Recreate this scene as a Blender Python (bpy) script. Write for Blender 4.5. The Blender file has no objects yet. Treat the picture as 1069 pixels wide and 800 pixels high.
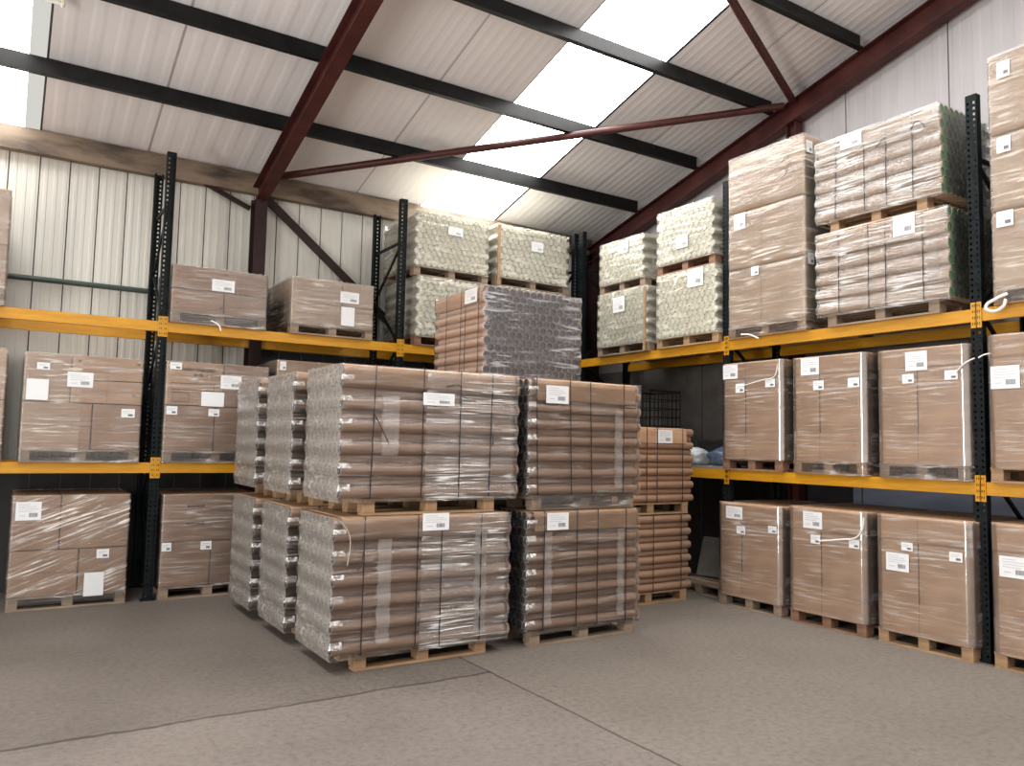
import bpy, bmesh, math, random
from mathutils import Vector, Matrix, noise
random.seed(7)
C = bpy.context.scene.collection
sc = bpy.context.scene
PI = math.pi

# ------------------------------------------------------------------ materials
def newmat(name):
    m = bpy.data.materials.new(name); m.use_nodes = True
    nt = m.node_tree; nt.nodes.clear()
    return m, nt, nt.nodes, nt.links

def N(nt, typ, **kw):
    n = nt.nodes.new(typ)
    for k, v in kw.items():
        if k == 'inp':
            for a, b in v.items(): n.inputs[a].default_value = b
        else: setattr(n, k, v)
    return n

def mapped_noise(nt, scale, nscale=1.0, detail=3, distort=0.0, coord='Object', rough=.55):
    tc = N(nt, 'ShaderNodeTexCoord'); mp = N(nt, 'ShaderNodeMapping')
    mp.inputs['Scale'].default_value = scale
    nt.links.new(tc.outputs[coord], mp.inputs['Vector'])
    nz = N(nt, 'ShaderNodeTexNoise', inp={'Scale': nscale, 'Detail': detail, 'Distortion': distort, 'Roughness': rough})
    nt.links.new(mp.outputs['Vector'], nz.inputs['Vector'])
    return nz

def ramp(nt, src, stops):
    r = N(nt, 'ShaderNodeValToRGB'); cr = r.color_ramp
    while len(cr.elements) > 1: cr.elements.remove(cr.elements[-1])
    cr.elements[0].position = stops[0][0]; cr.elements[0].color = (*stops[0][1], 1)
    for p, c in stops[1:]:
        e = cr.elements.new(p); e.color = (*c, 1)
    nt.links.new(src, r.inputs['Fac'])
    return r

def simple(name, c1, c2=None, scale=(1, 1, 1), nscale=4, rough=.6, metal=0, bump=0, spec=.5, detail=4, lo=.35, hi=.65, coord='Object'):
    m, nt, nd, lk = newmat(name)
    out = N(nt, 'ShaderNodeOutputMaterial'); b = N(nt, 'ShaderNodeBsdfPrincipled')
    b.inputs['Roughness'].default_value = rough; b.inputs['Metallic'].default_value = metal
    b.inputs['Specular IOR Level'].default_value = spec
    lk.new(b.outputs[0], out.inputs[0])
    if c2 is None: b.inputs['Base Color'].default_value = (*c1, 1)
    else:
        nz = mapped_noise(nt, scale, nscale, detail, coord=coord)
        r = ramp(nt, nz.outputs['Fac'], [(lo, c1), (hi, c2)])
        lk.new(r.outputs[0], b.inputs['Base Color'])
        if bump:
            bp = N(nt, 'ShaderNodeBump', inp={'Strength': bump, 'Distance': .01})
            lk.new(nz.outputs['Fac'], bp.inputs['Height']); lk.new(bp.outputs[0], b.inputs['Normal'])
    return m

M = {}
M['kraft'] = simple('kraft_board', (.35, .205, .115), (.46, .285, .165), (1.2, 1.2, 5), 2.0, .55)
M['kraft_dark'] = simple('kraft_board_dark', (.265, .15, .085), (.35, .21, .125), (1.2, 1.2, 5), 2.0, .55)
M['kraft_pale'] = simple('kraft_board_pale', (.36, .23, .135), (.46, .31, .195), (1.2, 1.2, 5), 2.0, .55)
M['seam'] = simple('board_seam', (.10, .06, .04))
M['tube'] = simple('tube_paper', (.42, .25, .16), (.53, .34, .23), (2, 20, 20), 1.0, .45)
M['tube_pale'] = simple('tube_paper_pale', (.40, .265, .17), (.51, .355, .24), (2, 20, 20), 1.0, .4)
M['cap_black'] = simple('cap_black', (.03, .032, .036), (.055, .056, .062), (9, 9, 9), 1, .35)
M['cap_grey'] = simple('cap_grey', (.13, .13, .135), (.20, .20, .205), (9, 9, 9), 1, .35)
M['rim'] = simple('tube_rim', (.36, .34, .32))
M['cap_green'] = simple('cap_green', (.12, .26, .12), (.20, .38, .19), (9, 9, 9), 1, .35)
M['rim_green'] = simple('rim_green', (.26, .40, .24))
M['cream'] = simple('cream_tube', (.90, .86, .70), (.94, .91, .78), (4, 4, 4), 2, .35)
M['cream_in'] = simple('cream_inside', (.78, .75, .60))
M['paper'] = simple('label_paper', (.70, .70, .70), rough=.5)
M['print'] = simple('label_print', (.50, .51, .53), rough=.5)
M['barcode'] = simple('label_barcode', (.13, .13, .15), rough=.5)
M['ink'] = simple('box_ink', (.06, .035, .03), rough=.6)
M['strap'] = simple('strap_black', (.012, .013, .018), rough=.4)
M['wood'] = simple('pallet_wood', (.24, .14, .072), (.38, .24, .13), (3, 18, 18), 1, .7)
M['wood_old'] = simple('pallet_wood_old', (.18, .125, .085), (.29, .215, .15), (3, 18, 18), 1, .75)
M['wood_red'] = simple('pallet_wood_red', (.15, .07, .042), (.25, .135, .08), (3, 18, 18), 1, .7)
M['yellow'] = simple('rack_yellow', (.47, .205, .005), (.60, .29, .012), (1.2, 1.2, 9), 3, .4, lo=.3, hi=.7)
M['rack'] = simple('rack_steel', (.004, .006, .0065), (.009, .012, .013), (3, 3, 3), 3, .5, spec=.12)
M['red'] = simple('red_oxide', (.036, .008, .007), (.065, .016, .013), (2, 2, 2), 2, .5, spec=.3)
M['red_dark'] = simple('red_oxide_dark', (.016, .006, .005), (.028, .011, .009), (2, 2, 2), 2, .5, spec=.25)
M['black_steel'] = simple('purlin_steel', (.004, .004, .004), (.010, .010, .0095), (2, 2, 2), 3, .4, spec=.2)
M['timber'] = simple('eaves_timber', (.055, .038, .026), (.20, .145, .10), (.8, 2, 3), 1.6, .65, lo=.4, hi=.6)
M['rail'] = simple('rail_green', (.045, .065, .055), rough=.4)
M['roofw'] = simple('roof_liner', (.69, .67, .68), (.75, .735, .74), (1.5, .25, 1), 2, .5, lo=.3, hi=.7)
M['roofseam'] = simple('roof_seam', (.38, .36, .35)); M['roofgap'] = simple('roof_gap', (.05, .05, .05))
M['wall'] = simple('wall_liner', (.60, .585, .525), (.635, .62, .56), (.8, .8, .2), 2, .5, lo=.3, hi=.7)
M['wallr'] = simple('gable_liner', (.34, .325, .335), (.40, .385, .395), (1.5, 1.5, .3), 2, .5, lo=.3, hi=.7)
M['wallseam'] = simple('wall_seam', (.06, .055, .05))
M['wall_dark'] = simple('wall_low_dark', (.008, .008, .008), (.016, .0155, .015), (2, 2, 2), 2, .6)  # dark lower wall, with the deep shade behind the racks put into its colour
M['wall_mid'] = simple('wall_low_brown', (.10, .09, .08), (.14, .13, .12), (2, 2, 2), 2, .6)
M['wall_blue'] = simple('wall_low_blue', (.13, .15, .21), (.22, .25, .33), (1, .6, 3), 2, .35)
M['basket'] = simple('basket_wire', (.015, .015, .015))
M['slate'] = simple('grey_board', (.16, .15, .135), (.22, .21, .19), (2, 2, 2), 2, .6)
M['junk_blue'] = simple('sack_blue', (.05, .08, .13), (.12, .16, .22), (6, 6, 6), 2, .25, bump=.4)
M['junk_grey'] = simple('sack_grey', (.30, .31, .32), (.55, .56, .57), (6, 6, 6), 2, .25, bump=.4)
M['batten'] = simple('batten_cream', (.75, .74, .58), rough=.4)
M['tubeglass'] = simple('lamp_glass', (.85, .85, .83), rough=.2)
M['cord'] = simple('film_cord', (.75, .72, .66), rough=.35)

def emis(name, col, s):
    m, nt, nd, lk = newmat(name)
    o = N(nt, 'ShaderNodeOutputMaterial'); e = N(nt, 'ShaderNodeEmission')
    e.inputs[0].default_value = (*col, 1); e.inputs[1].default_value = s
    lk.new(e.outputs[0], o.inputs[0]); return m
M['skylight'] = emis('skylight_glow', (1, .985, .97), 13.0)
M['frost'] = emis('skylight_edge', (.72, .71, .66), .9)

def film(name, haze, streak, freq=(1.1, 1.1, 22), tint=(.86, .84, .81), lo=.50, hi=.66, gl=.12, bump=.5, tilt=0.0):
    m, nt, nd, lk = newmat(name)
    out = N(nt, 'ShaderNodeOutputMaterial')
    tc = N(nt, 'ShaderNodeTexCoord'); mp = N(nt, 'ShaderNodeMapping')
    mp0 = N(nt, 'ShaderNodeMapping'); mp0.inputs['Rotation'].default_value = (0, tilt, 0)
    mp.inputs['Scale'].default_value = freq
    lk.new(tc.outputs['Object'], mp0.inputs['Vector']); lk.new(mp0.outputs[0], mp.inputs['Vector'])
    nz = N(nt, 'ShaderNodeTexNoise', inp={'Scale': 1.6, 'Detail': 5, 'Distortion': 1.2, 'Roughness': .6})
    lk.new(mp.outputs[0], nz.inputs['Vector'])
    big = mapped_noise(nt, (1.5, 1.5, 2.2), 1.3, 2)
    bigr = N(nt, 'ShaderNodeMapRange', inp={'From Min': .40, 'From Max': .64, 'To Min': .15, 'To Max': 1.7})
    lk.new(big.outputs['Fac'], bigr.inputs['Value'])
    st = N(nt, 'ShaderNodeMapRange', inp={'From Min': lo, 'From Max': hi, 'To Min': 0, 'To Max': streak})
    lk.new(nz.outputs['Fac'], st.inputs['Value'])
    mu = N(nt, 'ShaderNodeMath', operation='MULTIPLY'); lk.new(st.outputs[0], mu.inputs[0]); lk.new(bigr.outputs[0], mu.inputs[1])  # wrinkle highlights painted as white streaks and broad shiny patches
    ad = N(nt, 'ShaderNodeMath', operation='ADD', use_clamp=True); lk.new(mu.outputs[0], ad.inputs[0]); ad.inputs[1].default_value = haze
    bp = N(nt, 'ShaderNodeBump', inp={'Strength': bump, 'Distance': .012}); lk.new(nz.outputs['Fac'], bp.inputs['Height'])
    tr = N(nt, 'ShaderNodeBsdfTransparent')
    g = N(nt, 'ShaderNodeBsdfGlossy', inp={'Roughness': .12}); lk.new(bp.outputs[0], g.inputs['Normal'])
    fr = N(nt, 'ShaderNodeFresnel', inp={'IOR': 1.45}); lk.new(bp.outputs[0], fr.inputs['Normal'])
    fa = N(nt, 'ShaderNodeMath', operation='MULTIPLY_ADD', use_clamp=True); lk.new(fr.outputs[0], fa.inputs[0]); fa.inputs[1].default_value = 1.15; fa.inputs[2].default_value = gl * .12
    m1 = N(nt, 'ShaderNodeMixShader'); lk.new(fa.outputs[0], m1.inputs[0]); lk.new(tr.outputs[0], m1.inputs[1]); lk.new(g.outputs[0], m1.inputs[2])
    d = N(nt, 'ShaderNodeBsdfPrincipled'); d.inputs['Base Color'].default_value = (*tint, 1); d.inputs['Roughness'].default_value = .28
    lk.new(bp.outputs[0], d.inputs['Normal'])
    m2 = N(nt, 'ShaderNodeMixShader'); lk.new(ad.outputs[0], m2.inputs[0]); lk.new(m1.outputs[0], m2.inputs[1]); lk.new(d.outputs[0], m2.inputs[2])
    lk.new(m2.outputs[0], out.inputs[0])
    return m
F = {
 'clear': film('film_clear', .03, .10),
 'light': film('film_light', .02, .16),
 'streak': film('film_streak_shine', .06, .85, lo=.50, hi=.64, gl=.5, bump=.9, freq=(1.0, 1.0, 26)),
 'haze': film('film_hazy', .40, .32, freq=(2, 5, 13), tint=(.37, .34, .305), bump=.3),
 'corner': film('film_corner_glint', .10, .75, freq=(14, 14, 14), lo=.42, hi=.58, gl=.4, bump=.8),  # white glints at the tube corners, painted into the film
 'dark': film('film_end', .10, .45, freq=(1.1, 1.1, 14), tint=(.60, .60, .63), gl=.2),
 'smooth': film('film_taut', .03, .05, gl=2.5, bump=.04),
 'box': film('film_box', .05, .30, freq=(1.0, 1.0, 20)),
 'boxw': film('film_box_white', .16, .55, freq=(1.0, 1.0, 18), tint=(.74, .66, .57), gl=.2),
 'diag': film('film_box_diagonal', .06, .75, freq=(1.0, 1.0, 18), tint=(.80, .73, .66), gl=.2, tilt=.35),
 'milk': film('film_milky', .20, .40, freq=(2.5, 2.5, 9), tint=(.90, .88, .76), gl=.3),
 'milkside': film('film_milky_side', .32, .30, freq=(2.5, 2.5, 9), tint=(.80, .77, .66)),
 'tape': film('film_tape', .22, .15, tint=(.62, .57, .53)),
 'palletfilm': film('film_over_pallet', .05, .45, freq=(2, 2, 14), tint=(.62, .57, .54), gl=.25),
}

def floor_mat():
    m, nt, nd, lk = newmat('concrete')
    out = N(nt, 'ShaderNodeOutputMaterial'); b = N(nt, 'ShaderNodeBsdfPrincipled'); b.inputs['Roughness'].default_value = .62
    b.inputs['Specular IOR Level'].default_value = .25
    lk.new(b.outputs[0], out.inputs[0])
    n1 = mapped_noise(nt, (1, 1, 1), .9, 4); n2 = mapped_noise(nt, (1, 1, 1), 22, 6, rough=.75); n3 = mapped_noise(nt, (1, 1, 1), 60, 3)
    tc = N(nt, 'ShaderNodeTexCoord'); sp = N(nt, 'ShaderNodeSeparateXYZ'); lk.new(tc.outputs['Object'], sp.inputs[0])
    wob = mapped_noise(nt, (1, 1, 1), 2.5, 5)
    def wobble(outp, c, amt):
        a = N(nt, 'ShaderNodeMath', operation='MULTIPLY_ADD'); lk.new(wob.outputs['Fac'], a.inputs[0]); a.inputs[1].default_value = amt; a.inputs[2].default_value = -c - amt * .5
        s = N(nt, 'ShaderNodeMath', operation='ADD'); lk.new(outp, s.inputs[0]); lk.new(a.outputs[0], s.inputs[1]); return s
    sx = wobble(sp.outputs[0], -3.75, .03); sy = wobble(sp.outputs[1], -3.96, .14)
    def step(s, w):
        r = N(nt, 'ShaderNodeMapRange', inp={'From Min': -w, 'From Max': w}); lk.new(s.outputs[0], r.inputs['Value']); return r
    right = step(sx, .01); back = step(sy, .04)
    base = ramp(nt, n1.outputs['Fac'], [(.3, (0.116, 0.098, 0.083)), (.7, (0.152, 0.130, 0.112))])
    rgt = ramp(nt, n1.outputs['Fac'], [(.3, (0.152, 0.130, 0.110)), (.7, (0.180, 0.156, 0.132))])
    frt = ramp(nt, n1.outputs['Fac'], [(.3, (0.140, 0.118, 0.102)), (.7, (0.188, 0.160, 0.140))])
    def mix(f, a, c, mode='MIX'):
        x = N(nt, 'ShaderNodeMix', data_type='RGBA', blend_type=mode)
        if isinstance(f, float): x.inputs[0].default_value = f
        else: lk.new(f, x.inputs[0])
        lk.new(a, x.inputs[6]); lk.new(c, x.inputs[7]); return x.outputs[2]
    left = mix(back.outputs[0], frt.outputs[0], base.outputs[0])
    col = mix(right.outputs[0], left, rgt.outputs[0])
    g = ramp(nt, n2.outputs['Fac'], [(.3, (.66, .66, .66)), (.5, (1, 1, 1)), (.7, (1.22, 1.2, 1.16))])
    col = mix(1.0, col, g.outputs[0], 'MULTIPLY')
    sk = ramp(nt, n3.outputs['Fac'], [(.70, (1, 1, 1)), (.78, (1.35, 1.3, 1.25))])
    col = mix(1.0, col, sk.outputs[0], 'MULTIPLY')
    def line(s, w, outp_gate=None):
        a = N(nt, 'ShaderNodeMath', operation='ABSOLUTE'); lk.new(s.outputs[0], a.inputs[0])
        r = N(nt, 'ShaderNodeMapRange', inp={'From Min': w * .4, 'From Max': w, 'To Min': .42, 'To Max': 1}); lk.new(a.outputs[0], r.inputs['Value']); return r
    l1 = line(sx, .014)
    l2 = line(sy, .022)
    # the cross joint stops at the long joint
    mg = N(nt, 'ShaderNodeMath', operation='MAXIMUM'); lk.new(l2.outputs[0], mg.inputs[0]); lk.new(right.outputs[0], mg.inputs[1])
    mm = N(nt, 'ShaderNodeMath', operation='MULTIPLY'); lk.new(l1.outputs[0], mm.inputs[0]); lk.new(mg.outputs[0], mm.inputs[1])
    cb = N(nt, 'ShaderNodeCombineColor'); [lk.new(mm.outputs[0], cb.inputs[i]) for i in range(3)]
    col = mix(1.0, col, cb.outputs[0], 'MULTIPLY')
    lk.new(col, b.inputs['Base Color'])
    bp = N(nt, 'ShaderNodeBump', inp={'Strength': .35, 'Distance': .006}); lk.new(n2.outputs['Fac'], bp.inputs['Height']); lk.new(bp.outputs[0], b.inputs['Normal'])
    return m
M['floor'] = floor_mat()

# ------------------------------------------------------------------ mesh helpers
def box(bm, a, b, mi=0):
    x0, y0, z0 = a; x1, y1, z1 = b
    v = [bm.verts.new(p) for p in ((x0,y0,z0),(x1,y0,z0),(x1,y1,z0),(x0,y1,z0),(x0,y0,z1),(x1,y0,z1),(x1,y1,z1),(x0,y1,z1))]
    fs = []
    for q in ((0,3,2,1),(4,5,6,7),(0,1,5,4),(1,2,6,5),(2,3,7,6),(3,0,4,7)):
        f = bm.faces.new([v[i] for i in q]); f.material_index = mi; fs.append(f)
    return v, fs

def bevel_all(bm, w, seg=2):
    bmesh.ops.bevel(bm, geom=list(bm.edges), offset=w, segments=seg, affect='EDGES', profile=.5)

def mesh(name, bm, mats, smooth=False):
    me = bpy.data.meshes.new(name); bm.normal_update(); bm.to_mesh(me); bm.free()
    for m in (mats if isinstance(mats, (list, tuple)) else [mats]): me.materials.append(m)
    if smooth:
        for p in me.polygons: p.use_smooth = True
    return me

def link(name, me, parent=None, loc=None, rot=None):
    o = bpy.data.objects.new(name, me); C.objects.link(o)
    if parent: o.parent = parent
    if loc: o.location = loc
    if rot: o.rotation_euler = rot
    return o

def obj(name, bm, mats, parent=None, smooth=False, loc=None, rot=None):
    return link(name, mesh(name, bm, mats, smooth), parent, loc, rot)

def thing(name, label, cat, loc=(0, 0, 0), rz=0, group=None):
    o = link(name, None, None, loc, (0, 0, rz)); o.empty_display_size = .1
    o['label'] = label; o['category'] = cat
    if group: o['group'] = group
    return o
def tag(o, label, cat, group=None):
    o['label'] = label; o['category'] = cat
    if group: o['group'] = group
    return o
def struct(name, bm, mats, **k):
    o = obj(name, bm, mats, **k); o['kind'] = 'structure'; return o

def prism_between(bm, p, q, prof, up=Vector((0, 0, 1)), mi=0):
    """Sweep a closed 2D profile (side, up) from p to q."""
    p = Vector(p); q = Vector(q); d = (q - p).normalized(); s = d.cross(up).normalized(); u = s.cross(d).normalized()
    rings = []
    for c in (p, q): rings.append([bm.verts.new(c + s * a + u * b) for a, b in prof])
    n = len(prof)
    for i in range(n):
        f = bm.faces.new([rings[0][i], rings[0][(i+1) % n], rings[1][(i+1) % n], rings[1][i]]); f.material_index = mi
    f = bm.faces.new(rings[0][::-1]); f.material_index = mi; f = bm.faces.new(rings[1]); f.material_index = mi
    bmesh.ops.recalc_face_normals(bm, faces=bm.faces)

def rect(w, h): return [(-w/2, -h/2), (w/2, -h/2), (w/2, h/2), (-w/2, h/2)]
def ibeam(w, h, t=.014, tw=.010):
    a, b, c = w/2, h/2, tw/2
    return [(-a,-b),(a,-b),(a,-b+t),(c,-b+t),(c,b-t),(a,b-t),(a,b),(-a,b),(-a,b-t),(-c,b-t),(-c,-b+t),(-a,-b+t)]
def circ(r, n=12): return [(r*math.cos(2*PI*i/n), r*math.sin(2*PI*i/n)) for i in range(n)]

def curve_tube(name, pts, r, mat, parent=None, loc=None):
    cu = bpy.data.curves.new(name, 'CURVE'); cu.dimensions = '3D'; cu.bevel_depth = r; cu.bevel_resolution = 2; cu.resolution_u = 6
    s = cu.splines.new('BEZIER'); s.bezier_points.add(len(pts)-1)
    for b, p in zip(s.bezier_points, pts): b.co = p; b.handle_left_type = b.handle_right_type = 'AUTO'
    cu.use_fill_caps = True
    tmp = bpy.data.objects.new('t', cu); C.objects.link(tmp)
    dg = bpy.context.evaluated_depsgraph_get(); me = bpy.data.meshes.new_from_object(tmp.evaluated_get(dg)); me.materials.clear(); me.materials.append(mat)
    bpy.data.objects.remove(tmp)
    return link(name, me, parent, loc)

def text_mesh(name, txt, size, mat, parent, loc, rot=(PI/2, 0, 0)):
    cu = bpy.data.curves.new(name, 'FONT'); cu.body = txt; cu.size = size; cu.align_x = 'CENTER'; cu.align_y = 'CENTER'; cu.extrude = .0006; cu.offset = size*.008
    tmp = bpy.data.objects.new('t', cu); C.objects.link(tmp)
    dg = bpy.context.evaluated_depsgraph_get(); me = bpy.data.meshes.new_from_object(tmp.evaluated_get(dg)); me.materials.clear(); me.materials.append(mat)
    bpy.data.objects.remove(tmp)
    return link(name, me, parent, loc, rot)

# ------------------------------------------------------------------ pallet
PC = {}
def pallet(root, W, D, wood='wood', u0=0, v0=0, h=.13):
    key = (round(W, 2), round(D, 2), wood)
    if key not in PC:
        bm = bmesh.new()
        n = 7; bw = D / (n + (n - 1) * .35)
        for i in range(n):
            y = i * bw * 1.35; box(bm, (0, y, h-.020), (W, y+bw, h))
        for x in (0, W/2-.05, W-.10): box(bm, (x+.002, .001, h-.038), (x+.098, D-.001, h-.0195))
        deck = mesh('pallet', bm, M[wood])
        bm = bmesh.new(); box(bm, (-.049, -.06, 0), (.049, .06, h-.056)); bevel_all(bm, .004, 1); blk = mesh('block', bm, M[wood])
        bm = bmesh.new(); box(bm, (0, 0, 0), (W, .10, .019)); run = mesh('bottom_board', bm, M[wood])
        PC[key] = (deck, blk, run)
    deck, blk, run = PC[key]
    p = link('pallet', deck, root, (u0, v0, 0))
    for iy, y in enumerate((.06, D/2, D-.06)):
        for x in (.05, W/2, W-.05): link('block', blk, p, (x, y, .0185))
        link('bottom_board', run, p, (0, (0, D/2-.05, D-.10)[iy], 0))
    return p

# ------------------------------------------------------------------ labels
def label(root, u0, z1, u1, z0, v=-.008, rotz=0, pos=None, lab=None, grey=False, tiltang=0.0):
    """white sticker; u0..u1 across, z0..z1 up, on the front face at depth v"""
    w = abs(u1-u0); h = abs(z1-z0); bm = bmesh.new()
    box(bm, (-w/2, -.0008, -h/2), (w/2, .0008, h/2), 0)
    y = -.0012
    def q(a, b, c, d, mi):
        vs = [bm.verts.new((x*w, y, z*h)) for x, z in ((a, b), (c, b), (c, d), (a, d))]
        f = bm.faces.new(vs); f.material_index = mi
    if w > .16:
        for k, (a, c) in enumerate(((-.40, .05), (-.40, .30), (-.38, .38), (-.40, .20))):
            z = .36 - k*.12; q(a, z-.030, c, z+.012, 1)
        q(-.36, -.28, -.12, -.22, 1)
        xx = .02
        while xx < .34:
            ww = random.choice((.014, .022, .03)); q(xx, -.33, min(xx+ww, .36), -.10, 2); xx += ww + .011
    else:
        q(-.38, .18, .30, .26, 1); q(-.38, .0, .15, .07, 1); q(0.0, -.34, .36, -.10, 2)
    o = obj('label', bm, [M['paper'], M['print'], M['barcode']], root)
    o.location = pos if pos else ((u0+u1)/2, v, (z0+z1)/2); o.rotation_euler = (0, tiltang, rotz)
    if lab: o['label'] = lab
    return o

def plain_sheet(root, u0, z1, u1, z0, v=-.008):
    bm = bmesh.new(); box(bm, (u0, v-.001, z0), (u1, v+.001, z1))
    return obj('document_sheet', bm, M['paper'], root)

# ------------------------------------------------------------------ stretch film shell
def stretch_film(root, W, D, z0, z1, mats, front=None, back=None, left=None, right=None, pick=None, nz=40, gap=.004, r=.02, wr=.0025, seed=0, u0=0, v0=0):
    zero = lambda z: 0.0
    front = front or zero; back = back or front; left = left or zero; right = right or left
    pl = []   # (u, v, side weights)
    nu = max(6, int(W/.06)); nv = max(4, int(D/.10)); nc = 6
    for i in range(nu): t = i/(nu-1); pl.append((r+(W-2*r)*t, 0, 'f', 0, -1))
    for i in range(1, nc): a = -PI/2+PI/2*i/nc; pl.append((W-r+r*math.cos(a), r+r*math.sin(a), 'rc', math.cos(a), math.sin(a)))
    for i in range(nv): t = i/(nv-1); pl.append((W, r+(D-2*r)*t, 'r', 1, 0))
    for i in range(1, nc): a = PI/2*i/nc; pl.append((W-r+r*math.cos(a), D-r+r*math.sin(a), 'c', math.cos(a), math.sin(a)))
    for i in range(nu): t = i/(nu-1); pl.append((W-r-(W-2*r)*t, D, 'b', 0, 1))
    for i in range(1, nc): a = PI/2+PI/2*i/nc; pl.append((r+r*math.cos(a), D-r+r*math.sin(a), 'c', math.cos(a), math.sin(a)))
    for i in range(nv): t = i/(nv-1); pl.append((0, D-r-(D-2*r)*t, 'l', -1, 0))
    for i in range(1, nc): a = PI+PI/2*i/nc; pl.append((r+r*math.cos(a), r+r*math.sin(a), 'lc', math.cos(a), math.sin(a)))
    bm = bmesh.new(); rings = []
    for k in range(nz+1):
        z = z0+(z1-z0)*k/nz; ring = []
        for (u, v, s, nx, ny) in pl:
            fy = max(0, -ny)*front(z) - max(0, ny)*back(z)
            fx = max(0, -nx)*left(z) - max(0, nx)*right(z)
            w = wr*noise.noise(Vector((u*3+seed, v*3+seed*2, z*28)))
            ring.append(bm.verts.new((u0+u+fx+nx*(gap+w), v0+v+fy+ny*(gap+w), z)))
        rings.append(ring)
    n = len(pl)
    for k in range(nz):
        zc = z0+(z1-z0)*(k+.5)/nz
        for i in range(n):
            f = bm.faces.new([rings[k][i], rings[k][(i+1) % n], rings[k+1][(i+1) % n], rings[k+1][i]])
            f.material_index = pick(pl[i][2], pl[i][0], pl[i][1], zc) if pick else 0
            f.smooth = True
    return obj('stretch_film', bm, mats, root)

# ------------------------------------------------------------------ tubes
TC = {}
def tube_mesh(d, L, mats, seg=14, recess=.012, axis='u'):
    key = (round(d, 4), round(L, 3), tuple(mats), axis)
    if key in TC: return TC[key]
    bm = bmesh.new(); add_tube(bm, 0, 0, 0, d, L, seg, recess, axis)
    me = mesh('tube', bm, [M[m] for m in mats])
    TC[key] = me; return me

def add_tube(bm, u, v, z, d, L, seg, recess, axis):
    R = d/2*.985; r = R*.86
    def P(a, rad, t):
        c, s = rad*math.cos(a), rad*math.sin(a)
        return (u+t, v+c, z+s) if axis == 'u' else (u+c, v+t, z+s)
    A = [2*PI*i/seg for i in range(seg)]
    def ring(rad, t): return [bm.verts.new(P(a, rad, t)) for a in A]
    o0, o1 = ring(R, 0), ring(R, L)
    for i in range(seg):
        f = bm.faces.new([o0[i], o0[(i+1) % seg], o1[(i+1) % seg], o1[i]]); f.smooth = True
    for t, o, s in ((0, o0, 1), (L, o1, -1)):
        a = ring(r, t); b = ring(r, t+s*recess)
        for i in range(seg):
            f = bm.faces.new([o[i], o[(i+1) % seg], a[(i+1) % seg], a[i]]); f.material_index = 1
            f = bm.faces.new([a[i], a[(i+1) % seg], b[(i+1) % seg], b[i]]); f.material_index = 2
        f = bm.faces.new(b); f.material_index = 2
    return

def bumps(z, zb, d, A=.028):
    """surface of film over the outward rows: 0 at outward tube centres, A in the recesses"""
    sp = 1.7321*d
    return A*math.sin(PI*(z-zb-d/2)/sp)**2

def strap(root, u, D, z0, z1, foff=None, w=.009, t=.0015, nz=44, axis='u', W=0, lean=0):
    bm = bmesh.new(); foff = foff or (lambda z: 0)
    pts = [(-.0065+foff(z0+(z1-z0)*k/nz), z0+(z1-z0)*k/nz) for k in range(nz+1)]
    pts += [(D+.006, z1+.004), (D+.006, z0-.002)]
    vs = []
    for i, (y, z) in enumerate(pts):
        zz = z + (.004 if i == nz else 0) - (.002 if i == 0 else 0)
        l = lean*(z-z0)/(z1-z0)
        if axis == 'u': vs.append((bm.verts.new((u-w/2+l, y, zz)), bm.verts.new((u+w/2+l, y, zz))))
    n = len(vs)
    for i in range(n): bm.faces.new([vs[i][0], vs[i][1], vs[(i+1) % n][1], vs[(i+1) % n][0]])
    o = obj('strap', bm, M['strap'], root)
    md = o.modifiers.new('thick', 'SOLIDIFY'); md.thickness = .002; md.offset = 0
    return o

def corner_sheet(root, W, D, ztop, drop, inset=.0, mat='kraft', du=(0, 0), fold=True):
    """cardboard sheet over the top with a skirt hanging down front and back"""
    bm = bmesh.new(); t = .003; g = .0035
    prof = [(-g-.002, ztop-drop), (-g, ztop-drop*.45), (-g+.002, ztop-.05), (.012, ztop-.012), (.05, ztop+.002), (D-.05, ztop+.002), (D-.012, ztop-.012), (D+g, ztop-.05), (D+g, ztop-drop)]
    a = [bm.verts.new((du[0], y, z)) for y, z in prof]; b = [bm.verts.new((W+du[1], y, z)) for y, z in prof]
    for i in range(len(prof)-1): bm.faces.new([a[i], b[i], b[i+1], a[i+1]])
    o = obj('cardboard_sheet', bm, M[mat], root)
    md = o.modifiers.new('thick', 'SOLIDIFY'); md.thickness = t; md.offset = 0
    return o

def film_patch(root, u0, u1, z0, z1, foff, v=-.008, nz=30, mat='tape'):
    bm = bmesh.new(); rows = []
    for k in range(nz+1):
        z = z0+(z1-z0)*k/nz; rows.append([bm.verts.new((u, v+foff(z), z)) for u in (u0+.003*math.sin(z*40), u1+.003*math.sin(z*33+1))])
    for k in range(nz):
        f = bm.faces.new([rows[k][0], rows[k][1], rows[k+1][1], rows[k+1][0]]); f.smooth = True
    return obj('tape_strip', bm, F[mat], root)

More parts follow.
